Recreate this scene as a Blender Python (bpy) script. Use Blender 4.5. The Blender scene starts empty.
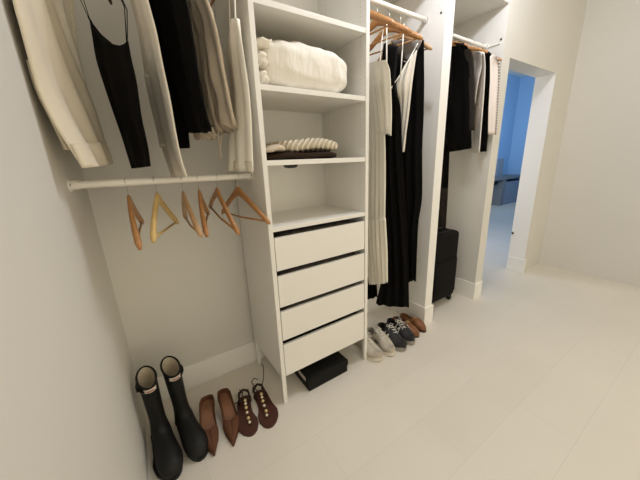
import bpy, bmesh, math, random
from mathutils import Vector, Matrix, Euler

# ------------------------------------------------------------------ camera
sc = bpy.context.scene
COL = sc.collection
EYE = Vector((0.0, 0.0, 1.35))
F = 277.71
RIGHT = Vector((0.83350822, -0.55115632, -0.0386104))
DOWN = Vector((-0.18060457, -0.20574946, -0.96179475))
FWD = Vector((0.52215518, 0.80863705, -0.27103522))
cam = bpy.data.cameras.new('camera')
cam.sensor_width = 36.0
cam.lens = 36.0 * F / 640.0
cam.clip_start = 0.01
camo = bpy.data.objects.new('camera', cam)
COL.objects.link(camo)
m = Matrix((RIGHT, -DOWN, -FWD)).transposed().to_4x4()
m.translation = EYE
camo.matrix_world = m
sc.camera = camo

# ------------------------------------------------------------------ world, lights, exposure
w = bpy.data.worlds.new('world')
w.use_nodes = True
w.node_tree.nodes['Background'].inputs[0].default_value = (1.0, 0.885, 0.67, 1)
w.node_tree.nodes['Background'].inputs[1].default_value = 1.12
sc.world = w
sc.view_settings.view_transform = 'Standard'
sc.view_settings.look = 'None'
sc.view_settings.gamma = 1.0
sc.view_settings.use_curve_mapping = False
sc.view_settings.exposure = 0.05


def lamp(name, kind, loc, energy, col, size=0.1, target=None, size_y=None):
    d = bpy.data.lights.new(name, kind)
    d.energy = energy
    d.color = col
    if kind == 'AREA':
        d.size = size
        if size_y:
            d.shape = 'RECTANGLE'
            d.size_y = size_y
        else:
            d.shape = 'DISK'
    else:
        d.shadow_soft_size = size
    o = bpy.data.objects.new(name, d)
    o.location = loc
    if target is not None:
        o.rotation_euler = (Vector(target) - Vector(loc)).to_track_quat('-Z', 'Y').to_euler()
    COL.objects.link(o)
    return o


COOL = (0.82, 0.85, 0.94)
lamp('ceiling_lamp', 'POINT', (1.2, 0.95, 2.6), 19, COOL, 0.035)
lamp('ceiling_lamp', 'POINT', (2.1, 0.85, 2.63), 17, COOL, 0.06)
lamp('room_fill', 'AREA', (3.1, 2.9, 1.7), 34, (1.0, 0.97, 0.93), 1.6, (9.0, 3.3, 1.2), 1.6)  # added fill that brightens the right door jamb, no window there
o_ = lamp('room_fill', 'AREA', (6.9, 1.5, 2.3), 42, (0.66, 0.86, 1.0), 2.4, (8.2, 4.1, 2.0), 1.2)  # added bluish fill for the far room wall, no window built
o_.data.spread = 1.9

# ------------------------------------------------------------------ helpers


def at(u, v, y):
    """the point of the depth plane y = const seen at a position of the photograph"""
    d = RIGHT * ((u - 320) / F) + DOWN * ((v - 240) / F) + FWD
    return EYE + d * (y / d.y)


def at_floor(u, v, z=0.0):
    d = RIGHT * ((u - 320) / F) + DOWN * ((v - 240) / F) + FWD
    return EYE + d * ((z - EYE.z) / d.z)


def mat(name, col, rough=0.6, metal=0.0, noise=0.0, nscale=30.0, bump=0.0, bscale=200.0, spec=0.5, sheen=0.0, stretch=None, noise_col=None):
    m = bpy.data.materials.new(name)
    m.use_nodes = True
    nt = m.node_tree
    b = nt.nodes['Principled BSDF']
    b.inputs['Base Color'].default_value = (*col, 1)
    b.inputs['Roughness'].default_value = rough
    b.inputs['Metallic'].default_value = metal
    b.inputs['Specular IOR Level'].default_value = spec
    if sheen:
        b.inputs['Sheen Weight'].default_value = sheen
    tc = nt.nodes.new('ShaderNodeTexCoord')
    src = tc.outputs['Object']
    if stretch:
        mp = nt.nodes.new('ShaderNodeMapping')
        mp.inputs['Scale'].default_value = stretch
        nt.links.new(src, mp.inputs['Vector'])
        src = mp.outputs['Vector']
    if noise:
        n = nt.nodes.new('ShaderNodeTexNoise')
        n.inputs['Scale'].default_value = nscale
        n.inputs['Detail'].default_value = 6
        nt.links.new(src, n.inputs['Vector'])
        r = nt.nodes.new('ShaderNodeMix')
        r.data_type = 'RGBA'
        c2 = noise_col if noise_col else tuple(max(0, c * (1 - noise)) for c in col)
        c1 = tuple(min(1, c * (1 + noise * 0.5)) for c in col)
        r.inputs[6].default_value = (*c1, 1)
        r.inputs[7].default_value = (*c2, 1)
        nt.links.new(n.outputs['Fac'], r.inputs[0])
        nt.links.new(r.outputs[2], b.inputs['Base Color'])
    if bump:
        n2 = nt.nodes.new('ShaderNodeTexNoise')
        n2.inputs['Scale'].default_value = bscale
        n2.inputs['Detail'].default_value = 4
        nt.links.new(src, n2.inputs['Vector'])
        bp = nt.nodes.new('ShaderNodeBump')
        bp.inputs['Strength'].default_value = bump
        bp.inputs['Distance'].default_value = 0.004
        nt.links.new(n2.outputs['Fac'], bp.inputs['Height'])
        nt.links.new(bp.outputs['Normal'], b.inputs['Normal'])
    return m


def link(name, bm, material, parent=None, smooth=False, subsurf=0, solid=0.0, bevel=0.0):
    me = bpy.data.meshes.new(name)
    bmesh.ops.recalc_face_normals(bm, faces=bm.faces)
    bm.to_mesh(me)
    bm.free()
    o = bpy.data.objects.new(name, me)
    mats = material if isinstance(material, (list, tuple)) else [material]
    for x in mats:
        me.materials.append(x)
    if smooth:
        for p in me.polygons:
            p.use_smooth = True
    if parent is not None:
        o.parent = parent
        o.matrix_parent_inverse = parent.matrix_basis.inverted() if parent.type == 'EMPTY' else Matrix()
        if parent.type != 'EMPTY' and parent.parent is not None:
            o.matrix_parent_inverse = parent.parent.matrix_basis.inverted() @ Matrix() if False else Matrix()
    COL.objects.link(o)
    if solid:
        s = o.modifiers.new('solid', 'SOLIDIFY')
        s.thickness = solid
        s.offset = -1
    if bevel:
        s = o.modifiers.new('bevel', 'BEVEL')
        s.width = bevel
        s.segments = 2
        s.limit_method = 'ANGLE'
    if subsurf:
        s = o.modifiers.new('sub', 'SUBSURF')
        s.levels = subsurf
        s.render_levels = subsurf
    return o


def tag(o, label=None, cat=None, group=None, kind=None):
    if label:
        o['label'] = label
    if cat:
        o['category'] = cat
    if group:
        o['group'] = group
    if kind:
        o['kind'] = kind
    return o


def thing(name, loc, label, cat, group=None, rot=(0, 0, 0)):
    o = bpy.data.objects.new(name, None)
    o.empty_display_size = 0.05
    o.location = loc
    o.rotation_euler = rot
    o.matrix_basis = Matrix.LocRotScale(Vector(loc), Euler(rot), None)
    COL.objects.link(o)
    return tag(o, label, cat, group)


def box(bm, a, b):
    x0, y0, z0 = a
    x1, y1, z1 = b
    v = [bm.verts.new(p) for p in ((x0, y0, z0), (x1, y0, z0), (x1, y1, z0), (x0, y1, z0), (x0, y0, z1), (x1, y0, z1), (x1, y1, z1), (x0, y1, z1))]
    for f in ((0, 3, 2, 1), (4, 5, 6, 7), (0, 1, 5, 4), (1, 2, 6, 5), (2, 3, 7, 6), (3, 0, 4, 7)):
        bm.faces.new([v[i] for i in f])
    return bm


def bx(*pairs):
    bm = bmesh.new()
    for a, b in pairs:
        box(bm, a, b)
    return bm


def loft(bm, rings, cap0=True, cap1=True, closed=True):
    vs = [[bm.verts.new(p) for p in r] for r in rings]
    n = len(vs[0])
    for i in range(len(vs) - 1):
        for j in range(n if closed else n - 1):
            k = (j + 1) % n
            bm.faces.new((vs[i][j], vs[i][k], vs[i + 1][k], vs[i + 1][j]))
    if closed and cap0:
        bm.faces.new(vs[0][::-1])
    if closed and cap1:
        bm.faces.new(vs[-1])
    return vs


def tube(bm, pts, r, n=8, caps=True, flat=None):
    pts = [Vector(p) for p in pts]
    rings = []
    prev = None
    for i, p in enumerate(pts):
        if i == 0:
            t = pts[1] - p
        elif i == len(pts) - 1:
            t = p - pts[-2]
        else:
            t = (pts[i + 1] - p).normalized() + (p - pts[i - 1]).normalized()
        t.normalize()
        if prev is None:
            a = Vector((0, 0, 1)) if abs(t.z) < 0.9 else Vector((1, 0, 0))
            u = t.cross(a).normalized()
        else:
            u = (prev - t * prev.dot(t)).normalized()
        prev = u
        v = t.cross(u)
        rr = r[i] if isinstance(r, (list, tuple)) else r
        f = flat if flat else 1.0
        rings.append([p + u * (rr * math.cos(2 * math.pi * k / n)) + v * (rr * f * math.sin(2 * math.pi * k / n)) for k in range(n)])
    loft(bm, rings, caps, caps)
    return bm


def cyl(bm, a, b, r, n=20):
    return tube(bm, [a, b], r, n)


def lerp(a, b, t):
    return a + (b - a) * t


def curve_at(pts, t):
    """Catmull-Rom through pts (list of Vectors), t in 0..1"""
    n = len(pts) - 1
    x = max(0, min(n - 1e-6, t * n))
    i = int(x)
    f = x - i
    p1, p2 = pts[i], pts[i + 1]
    p0 = pts[i - 1] if i > 0 else p1 * 2 - p2
    p3 = pts[i + 2] if i + 2 <= n else p2 * 2 - p1
    return 0.5 * ((2 * p1) + (p2 - p0) * f + (2 * p0 - 5 * p1 + 4 * p2 - p3) * f * f + (3 * p1 - p0 - 3 * p2 + p3) * f ** 3)


def rgrid(pts, h):
    return pts


def smooth_noise(x, y, s):
    return math.sin(x * 3.1 + s) * 0.5 + math.sin(x * 5.7 + y * 2.3 + s * 1.7) * 0.3 + math.sin(y * 4.1 - x * 1.3 + s * 2.9) * 0.2


def cloth(name, L, R, material, thick=0.012, folds=4, amp=0.012, seed=0.0, dip=None, t0=0.0, t1=1.0, grow=0.0, parent=None, ny=26, nx=44, hem=0.0, flare=1.0, shoulder=0.0, crumple=0.0):
    """a hanging piece of cloth: closed two-sided sheet between a left and a right edge line (world points from top to bottom), with vertical folds"""
    bm = bmesh.new()
    rows = []
    for i in range(ny + 1):
        tau = i / ny
        row_f, row_b = [], []
        for j in range(nx + 1):
            s = -1 + 2 * j / nx
            top = t0 + (dip(s) if dip else 0.0)
            t = top + (t1 - top) * tau
            a = curve_at(L, t)
            b = curve_at(R, t)
            c = (a + b) / 2
            ax = (b - a)
            hz = Vector((ax.x, ax.y, 0))
            n = Vector((hz.y, -hz.x, 0)).normalized() if hz.length > 1e-6 else Vector((1, 0, 0))
            p = c + ax * 0.5 * s
            env = (1 - abs(s) ** 3)
            k = 0.35 + 0.65 * tau * flare
            off = amp * k * (math.sin(folds * math.pi * s + seed + 0.8 * math.sin(3 * tau + seed)) + 0.5 * math.sin(folds * 2.3 * s + seed * 3 + tau * 2)) * env
            th = (thick + grow) * math.sqrt(max(0.02, 1 - s * s * 0.96))
            if crumple:
                off += crumple * env * (math.sin(tau * 31 + s * 7 + seed) * 0.5 + math.sin(tau * 19 - s * 11 + seed * 2) * 0.5)
            p = p + Vector((0, 0, hem * math.sin(folds * math.pi * s + seed) * tau + shoulder * (1 - abs(s)) * (1 - tau) ** 4))
            row_f.append(p + n * (off + th))
            row_b.append(p + n * (off - th))
        rows.append(row_f + row_b[::-1])
    loft(bm, rows)
    return link(name, bm, material, parent, smooth=True)


def pix(lst):
    return [at(u, v, y) for u, v, y in lst]


def strap(bm, pts, r=0.0025, flat=None):
    tube(bm, pix(pts), r, 6, True, flat)
    return bm


# ------------------------------------------------------------------ materials
def wall_mat(name, col):
    return mat(name, col, 0.55, noise=0.03, nscale=3.0, bump=0.05, bscale=260)


M_WALL = wall_mat('wall_paint', (0.74, 0.72, 0.67))
M_TRIM = mat('trim_paint', (0.93, 0.91, 0.87), 0.35)
M_CEIL = wall_mat('ceiling_paint', (0.82, 0.79, 0.74))
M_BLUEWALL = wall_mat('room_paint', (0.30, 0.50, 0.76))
M_CAB = mat('white_melamine', (0.86, 0.84, 0.79), 0.35, noise=0.02, nscale=8)
M_ROD = mat('white_metal', (0.84, 0.81, 0.75), 0.3)
M_STEEL = mat('hook_steel', (0.55, 0.52, 0.46), 0.3, 0.9)
M_DARKMETAL = mat('screw_metal', (0.03, 0.03, 0.03), 0.4, 0.5)
M_WOOD = mat('hanger_wood', (0.46, 0.22, 0.075), 0.35, noise=0.35, nscale=6, stretch=(1, 12, 1))
M_WOOD_DARK = mat('dark_hanger_wood', (0.16, 0.07, 0.03), 0.35, noise=0.3, nscale=6)
M_WOOD_PALE = mat('pale_hanger_wood', (0.68, 0.47, 0.18), 0.4, noise=0.25, nscale=6, stretch=(1, 10, 1))
M_WOOD_MID = mat('mid_hanger_wood', (0.52, 0.32, 0.16), 0.4, noise=0.3, nscale=6, stretch=(1, 10, 1))
M_BLACK = mat('black_cloth', (0.004, 0.0035, 0.0035), 0.9, bump=0.2, bscale=500, spec=0.1)
M_CHAR = mat('charcoal_cloth', (0.030, 0.026, 0.022), 0.9, bump=0.2, bscale=500, spec=0.1)
M_CREAM = mat('cream_cloth', (0.76, 0.68, 0.54), 0.85, noise=0.06, nscale=14, bump=0.25, bscale=300, spec=0.1)
M_IVORY = mat('ivory_cloth', (0.91, 0.87, 0.76), 0.8, noise=0.05, nscale=18, bump=0.25, bscale=300, spec=0.1)
M_COMF = mat('comforter_cotton', (0.86, 0.82, 0.74), 0.85, bump=1.0, bscale=16, spec=0.1, stretch=(1.6, 1.0, 0.5))
M_COMF.node_tree.nodes['Bump'].inputs['Distance'].default_value = 0.010
M_WHITE = mat('white_cloth', (0.84, 0.80, 0.73), 0.85, noise=0.04, nscale=10, bump=0.3, bscale=220, spec=0.1)
M_BEIGE = mat('beige_linen', (0.66, 0.56, 0.44), 0.9, noise=0.14, nscale=22, bump=0.5, bscale=160, spec=0.1)
M_LINEN = mat('pale_linen', (0.84, 0.78, 0.67), 0.9, noise=0.12, nscale=40, bump=0.4, bscale=240, spec=0.1)
M_LACE = mat('lace', (0.80, 0.74, 0.60), 0.9, noise=0.3, nscale=140, bump=0.9, bscale=170, spec=0.1)
M_BLUSH = mat('blush_white_cloth', (0.88, 0.79, 0.73), 0.85, noise=0.05, nscale=20, spec=0.1)
M_GREIGE = mat('greige_cloth', (0.56, 0.50, 0.44), 0.9, noise=0.1, nscale=20, bump=0.3, bscale=300, spec=0.1)
M_MESH = mat('sheer_grey_cloth', (0.22, 0.20, 0.18), 0.8, noise=0.1, nscale=200, spec=0.1)
M_RUBBER = mat('boot_rubber', (0.008, 0.008, 0.0075), 0.5, bump=0.05, bscale=40, spec=0.3)
M_LINING = mat('boot_lining', (0.62, 0.55, 0.42), 0.9, noise=0.1, nscale=60)
M_LABEL = mat('label_white', (0.72, 0.62, 0.52), 0.6)
M_LABELRED = mat('label_red', (0.42, 0.20, 0.16), 0.6)
M_PUMP = mat('brown_suede', (0.14, 0.06, 0.032), 0.75, noise=0.2, nscale=40, spec=0.2)
M_INSOLE = mat('tan_leather', (0.26, 0.12, 0.062), 0.6, noise=0.15, nscale=20)
M_SANDAL = mat('dark_brown_leather', (0.075, 0.022, 0.013), 0.5, noise=0.2, nscale=30)
M_SANDALTIE = mat('dark_tie', (0.03, 0.012, 0.01), 0.7)
M_BEAD = mat('gold_bead', (0.80, 0.62, 0.30), 0.3, 0.4)
M_BEAD2 = mat('pearl_bead', (0.82, 0.72, 0.55), 0.25)
M_SNEAK_GREY = mat('grey_sneaker_knit', (0.54, 0.49, 0.41), 0.85, noise=0.15, nscale=80, bump=0.4, bscale=300)
M_SNEAK_SOLE = mat('sneaker_sole', (0.74, 0.69, 0.59), 0.6)
M_SOLE_DARK = mat('grey_sole', (0.30, 0.28, 0.25), 0.6)
M_SNEAK_BLACK = mat('black_sneaker_knit', (0.025, 0.025, 0.028), 0.8, noise=0.2, nscale=80, bump=0.3, bscale=300)
M_LACEWHITE = mat('white_laces', (0.80, 0.78, 0.73), 0.8)
M_LOAF = mat('cognac_leather', (0.25, 0.10, 0.035), 0.45, noise=0.25, nscale=25)
M_BOX = mat('black_card', (0.008, 0.0075, 0.007), 0.7, spec=0.2)
M_CASE = mat('black_nylon', (0.006, 0.005, 0.005), 0.8, noise=0.15, nscale=200, bump=0.2, bscale=500, spec=0.15)
M_CASETRIM = mat('black_trim', (0.012, 0.012, 0.012), 0.45)
M_KNIT_BROWN = mat('dark_brown_knit', (0.035, 0.022, 0.015), 0.95, bump=0.5, bscale=300, spec=0.1)
M_DESK = mat('desk_grey', (0.20, 0.205, 0.215), 0.5)
M_PANEL = mat('grey_panel', (0.25, 0.29, 0.36), 0.5)


def stripes_mat(name, c1, c2, scale, rot):
    m = mat(name, c1, 0.95, spec=0.1)
    nt = m.node_tree
    b = nt.nodes['Principled BSDF']
    tc = nt.nodes['Texture Coordinate']
    mp = nt.nodes.new('ShaderNodeMapping')
    mp.inputs['Rotation'].default_value = rot
    nt.links.new(tc.outputs['Object'], mp.inputs['Vector'])
    wv = nt.nodes.new('ShaderNodeTexWave')
    wv.inputs['Scale'].default_value = scale
    wv.inputs['Distortion'].default_value = 1.0
    nt.links.new(mp.outputs['Vector'], wv.inputs['Vector'])
    r = nt.nodes.new('ShaderNodeMix')
    r.data_type = 'RGBA'
    r.inputs[6].default_value = (*c2, 1)
    r.inputs[7].default_value = (*c1, 1)
    nt.links.new(wv.outputs['Fac'], r.inputs[0])
    nt.links.new(r.outputs[2], b.inputs['Base Color'])
    bp = nt.nodes.new('ShaderNodeBump')
    bp.inputs['Strength'].default_value = 0.9
    bp.inputs['Distance'].default_value = 0.012
    nt.links.new(wv.outputs['Fac'], bp.inputs['Height'])
    nt.links.new(bp.outputs['Normal'], b.inputs['Normal'])
    return m


M_KNIT = stripes_mat('cream_rib_knit', (0.84, 0.77, 0.62), (0.58, 0.48, 0.34), 14.0, (0, -0.55, 0.5))
M_DOTS = stripes_mat('dotted_trim', (0.80, 0.76, 0.70), (0.30, 0.22, 0.19), 16.0, (0, 1.5708, 0))
M_DARKPRINT = mat('dark_print', (0.015, 0.013, 0.012), 0.9, noise=0.5, nscale=45, noise_col=(0.10, 0.09, 0.08), spec=0.1)


def floor_mat():
    m = bpy.data.materials.new('floor_tile')
    m.use_nodes = True
    nt = m.node_tree
    b = nt.nodes['Principled BSDF']
    b.inputs['Roughness'].default_value = 0.42
    b.inputs['Specular IOR Level'].default_value = 0.4
    tc = nt.nodes.new('ShaderNodeTexCoord')
    mp = nt.nodes.new('ShaderNodeMapping')
    mp.inputs['Location'].default_value = (-0.553 + 1.014, -0.96 + 0.2527 * 4, 0)
    nt.links.new(tc.outputs['Object'], mp.inputs['Vector'])
    br = nt.nodes.new('ShaderNodeTexBrick')
    br.offset = 0.5
    br.inputs['Scale'].default_value = 1.0
    br.inputs['Brick Width'].default_value = 1.014
    br.inputs['Row Height'].default_value = 0.2527
    br.inputs['Mortar Size'].default_value = 0.0012
    br.inputs['Mortar Smooth'].default_value = 0.2
    br.inputs['Bias'].default_value = 0.0
    br.inputs['Color1'].default_value = (0.80, 0.755, 0.675, 1)
    br.inputs['Color2'].default_value = (0.775, 0.73, 0.645, 1)
    br.inputs['Mortar'].default_value = (0.70, 0.66, 0.58, 1)
    nt.links.new(mp.outputs['Vector'], br.inputs['Vector'])
    n = nt.nodes.new('ShaderNodeTexNoise')
    n.inputs['Scale'].default_value = 2.5
    n.inputs['Detail'].default_value = 5
    nt.links.new(tc.outputs['Object'], n.inputs['Vector'])
    r = nt.nodes.new('ShaderNodeMapRange')
    r.inputs[3].default_value = 0.94
    r.inputs[4].default_value = 1.04
    nt.links.new(n.outputs['Fac'], r.inputs[0])
    mx = nt.nodes.new('ShaderNodeVectorMath')
    mx.operation = 'MULTIPLY'
    nt.links.new(br.outputs['Color'], mx.inputs[0])
    nt.links.new(r.outputs[0], mx.inputs[1])
    nt.links.new(mx.outputs[0], b.inputs['Base Color'])
    return m


M_FLOOR = floor_mat()


def pin_mat():
    """white panel with two columns of small shelf pin holes"""
    m = mat('drilled_melamine', (0.86, 0.84, 0.79), 0.35)
    nt = m.node_tree
    b = nt.nodes['Principled BSDF']
    tc = nt.nodes['Texture Coordinate']
    sep = nt.nodes.new('ShaderNodeSeparateXYZ')
    nt.links.new(tc.outputs['Object'], sep.inputs[0])

    def math_(op, a, b_=None):
        n = nt.nodes.new('ShaderNodeMath')
        n.operation = op
        for i, v in enumerate((a, b_)):
            if v is None:
                continue
            if isinstance(v, (int, float)):
                n.inputs[i].default_value = v
            else:
                nt.links.new(v, n.inputs[i])
        return n.outputs[0]
    dz = math_('SUBTRACT', math_('FRACT', math_('DIVIDE', sep.outputs['Z'], 0.022)), 0.5)
    dz = math_('MULTIPLY', dz, 0.022)
    dy = math_('MINIMUM', math_('ABSOLUTE', math_('SUBTRACT', sep.outputs['Y'], 1.275)), math_('ABSOLUTE', math_('SUBTRACT', sep.outputs['Y'], 1.58)))
    d = math_('SQRT', math_('ADD', math_('MULTIPLY', dz, dz), math_('MULTIPLY', dy, dy)))
    hole = math_('MULTIPLY', math_('LESS_THAN', d, 0.0026), math_('GREATER_THAN', sep.outputs['Z'], 1.05))
    mx = nt.nodes.new('ShaderNodeMix')
    mx.data_type = 'RGBA'
    mx.inputs[6].default_value = (0.86, 0.84, 0.79, 1)
    mx.inputs[7].default_value = (0.45, 0.41, 0.34, 1)
    nt.links.new(hole, mx.inputs[0])
    nt.links.new(mx.outputs[2], b.inputs['Base Color'])
    return m


M_PIN = pin_mat()


# ------------------------------------------------------------------ room shell
def struct(name, bm, m, label=None, bevel=0.0):
    o = link(name, bm, m, None, bevel=bevel)
    return tag(o, label, None, None, 'structure')


XL, YB, YF = -0.186, 1.688, 1.258         # left wall, alcove back wall, front plane of the piers
CEIL, SOF = 2.9, 2.432
struct('floor', bx(((-0.5, -1.6, -0.1), (10.2, 4.4, 0))), M_FLOOR, 'pale beige plank tile floor')
struct('ceiling', bx(((-0.5, -1.6, CEIL), (4.3, 1.5, CEIL + 0.1))), M_CEIL, 'white ceiling over the hallway')
struct('wall_left', bx(((XL - 0.12, -1.6, 0), (XL, YB + 0.12, CEIL))), M_WALL, 'off white left wall')
struct('wall_back', bx(((XL, YB, 0), (2.705, YB + 0.12, CEIL))), M_WALL, 'off white back wall of the closet alcoves')
struct('wall_right', bx(((4.092, -1.6, 0), (4.21, YF, CEIL))), M_WALL, 'off white right wall')
struct('wall_pier', bx(((1.812, YF, 0), (1.90, YB, SOF))), M_TRIM, 'white pier between the closet alcoves')
struct('wall_partition', bx(((2.572, YF, 0), (2.69, YB, SOF))), M_WALL, 'white partition beside the doorway')
struct('wall_header', bx(((XL, YF, SOF), (2.69, YB, CEIL))), M_WALL, 'white header above the closet alcoves')
struct('wall_doorway', bx(((2.69, YF, 2.092), (3.63, 1.425, CEIL)), ((3.63, YF, 0), (4.21, 1.425, CEIL))), M_WALL, 'white wall around the doorway')
struct('trim_jamb', bx(((3.625, YF - 0.002, 0), (3.63, 1.427, 2.092))), M_TRIM, 'white lining of the right door jamb')
# baseboards
BBH, BBT = 0.163, 0.013


def bb(name, *pairs):
    return struct(name, bx(*pairs), M_TRIM, 'white baseboard', bevel=0.003)


bb('baseboard_back', ((XL, YB - BBT, 0), (1.812, YB, BBH)), ((1.90, YB - BBT, 0), (2.572, YB, BBH)))
bb('baseboard_pier', ((1.812 - BBT, YF - BBT, 0), (1.90 + BBT, YF, BBH)), ((1.812 - BBT, YF, 0), (1.812, YB - BBT, BBH)), ((1.90, YF, 0), (1.90 + BBT, YB - BBT, BBH)))
bb('baseboard_partition', ((2.572 - BBT, YF - BBT, 0), (2.69, YF, BBH)), ((2.572 - BBT, YF, 0), (2.572, YB - BBT, BBH)))
bb('baseboard_jamb', ((3.63 - BBT, YF - BBT, 0), (3.66, YF, BBH)), ((3.63 - BBT, YF, 0), (3.63, 1.425, BBH)))
# the room beyond the doorway
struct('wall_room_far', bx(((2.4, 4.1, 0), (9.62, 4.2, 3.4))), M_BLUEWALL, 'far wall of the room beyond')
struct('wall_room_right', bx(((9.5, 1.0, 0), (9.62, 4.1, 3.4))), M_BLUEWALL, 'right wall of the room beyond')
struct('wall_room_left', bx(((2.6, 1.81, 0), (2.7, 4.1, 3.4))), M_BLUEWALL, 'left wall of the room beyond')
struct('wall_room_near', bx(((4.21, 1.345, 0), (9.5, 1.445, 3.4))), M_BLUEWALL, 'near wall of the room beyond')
struct('ceiling_room', bx(((2.6, 1.445, 3.4), (9.62, 4.2, 3.5))), M_CEIL, 'ceiling of the room beyond')
# small black catch and fixings
bm = bmesh.new()
cyl(bm, (3.63, 1.414, 0.452), (3.618, 1.414, 0.452), 0.012, 12)
tag(link('door_stop', bm, M_DARKMETAL, None), 'small black stop on the right door jamb', 'door stop')
bm = bmesh.new()
p = Vector((1.812, 1.29, 2.224))
cyl(bm, (1.812, p.y, p.z), (1.807, p.y, p.z), 0.006, 12)
tag(link('wall_screw', bm, M_DARKMETAL, None), 'black screw head high on the left side of the white pier', 'screw')
p = Vector((2.572, 1.283, 2.207))
r_ = thing('wall_rail', (2.572, 1.345, 2.19), 'thin white rail on the partition at the end of the right clothes rod', 'rail')
link('bar', bx(((2.564, 1.285, 2.178), (2.572, 1.40, 2.186))), M_ROD, r_)
bm = bmesh.new()
cyl(bm, (2.572, p.y, p.z), (2.562, p.y, p.z), 0.006, 12)
link('screw', bm, M_DARKMETAL, r_)


# ------------------------------------------------------------------ clothes rods
def rod(x0, x1, y0, y1, z0, z1, label, r=0.014):
    t = thing('clothes_rod', ((x0 + x1) / 2, (y0 + y1) / 2, (z0 + z1) / 2), label, 'clothes rod', 'white clothes rods of the closet')
    a, b = Vector((x0, y0, z0)), Vector((x1, y1, z1))
    d = (b - a).normalized()
    bm = bmesh.new()
    cyl(bm, a + d * 0.006, b - d * 0.006, r, 24)
    link('bar', bm, M_ROD, t)
    for p, s in ((a, 1), (b, -1)):
        q = Vector((s, 0, 0))
        bm = bmesh.new()
        cyl(bm, p, p + q * 0.006, r * 1.6, 24)
        f = link('flange', bm, M_ROD, t)
        bm = bmesh.new()
        cyl(bm, p + q * 0.006, p + q * 0.026, r * 1.25, 24)
        link('socket', bm, M_ROD, f)
        bm = bmesh.new()
        c = p + q * 0.0058 + Vector((0, -0.0185, 0.002))
        cyl(bm, c, c + q * 0.002, 0.004, 10)
        link('screw', bm, M_DARKMETAL, f)
    return t


RODY = 1.375
ROD0, ROD1 = Vector((XL, 1.275, 1.306)), Vector((0.50, 1.385, 1.295))


def on_rod(x):
    return ROD0 + (ROD1 - ROD0) * ((x - XL) / (0.5 - XL)) + Vector((0, 0, 0.014 + 0.0016))


rod(XL, 0.50, ROD0.y, ROD1.y, ROD0.z, ROD1.z, 'white clothes rod at eye level carrying six empty wooden hangers')
rod(XL, 0.50, RODY, RODY, 2.2, 2.2, 'white upper clothes rod above the cream and black clothes at left')
rod(1.147, 1.812, 1.404, 1.404, 2.228, 2.228, 'white clothes rod between the cabinet and the pier over the long dresses')
rod(1.90, 2.572, 1.40, 1.40, 2.19, 2.19, 'white clothes rod between the pier and the doorway partition')


# ------------------------------------------------------------------ hangers
def make_hanger(label, wood, loc, rot, bar=True, group=None, W=0.21, D=0.15, drop=0.062, fat=1.0):
    t = thing('wooden_hanger', loc, label, 'hanger', group, rot)
    # shoulders: tapered bent piece of wood
    bm = bmesh.new()
    rings = []
    n = 24
    for i in range(n + 1):
        s = -1 + 2 * i / n
        a = abs(s)
        z = -drop - D * (a ** 1.12) - 0.006 * (1 - a)
        if a < 0.12:
            z = -drop - D * (0.12 ** 1.12) * (a / 0.12) ** 2 - 0.006
        hh = fat * (0.0165 * (1 - 0.35 * a) if a > 0.1 else 0.019)
        tt = (0.006 + 0.003 * a) * fat
        if a > 0.98:
            hh *= 0.6
            tt *= 0.6
        ring = []
        for k in range(10):
            an = 2 * math.pi * k / 10
            ring.append((tt * math.cos(an) + 0.014 * a * a, s * W, z + hh * math.sin(an)))
        rings.append(ring)
    loft(bm, rings)
    mw = link('shoulder', bm, wood, None, smooth=True)
    mw.parent = t
    if bar:
        bm = bmesh.new()
        tube(bm, [(0.012, -W * 0.93, -drop - D * 0.95), (0.006, 0, -drop - 0.004 - D * 0.95), (0.012, W * 0.93, -drop - D * 0.95)], 0.005, 8)
        b_ = link('bar', bm, wood, None, smooth=True)
        b_.parent = t
    bm = bmesh.new()
    R = 0.0175
    pts = [(0, 0, -drop - 0.002), (0, 0, -0.052), (0, 0.003, -0.046)]
    for i in range(12):
        a = math.radians(-60 + i * 22)
        pts.append((0, R * math.cos(a) * 1.0 + 0.0, 0.0 - 0.0165 + R * math.sin(a)))
    tube(bm, pts, 0.0016, 6)
    h_ = link('hook', bm, M_STEEL, None, smooth=True)
    h_.parent = t
    return t


G = 'empty wooden hangers on the eye level rod'
zr = 1.3175
for x, yaw, roll, wd, lab in (
        (-0.027, -0.057, 0.044, M_WOOD, 'empty orange brown hanger leftmost on the eye level rod'),
        (0.075, -0.300, -0.042, M_WOOD_PALE, 'empty pale yellow wooden hanger second from left on the eye level rod'),
        (0.176, -0.020, 0.015, M_WOOD_MID, 'empty light brown narrow looking hanger third from left on the eye level rod'),
        (0.243, -0.235, 0.049, M_WOOD, 'empty orange brown hanger fourth from left on the eye level rod'),
        (0.326, 0.045, 0.171, M_WOOD, 'empty tilted orange brown hanger overlapping its right neighbour on the eye level rod'),
        (0.422, 0.255, 0.019, M_WOOD, 'empty orange brown hanger rightmost on the eye level rod, reaching past the cabinet edge')):
    x *= on_rod(x).y / 1.375
    make_hanger(lab, wd, on_rod(x), (roll, 0, yaw), group=G, drop=0.078, D=0.142, fat=1.25)


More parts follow.
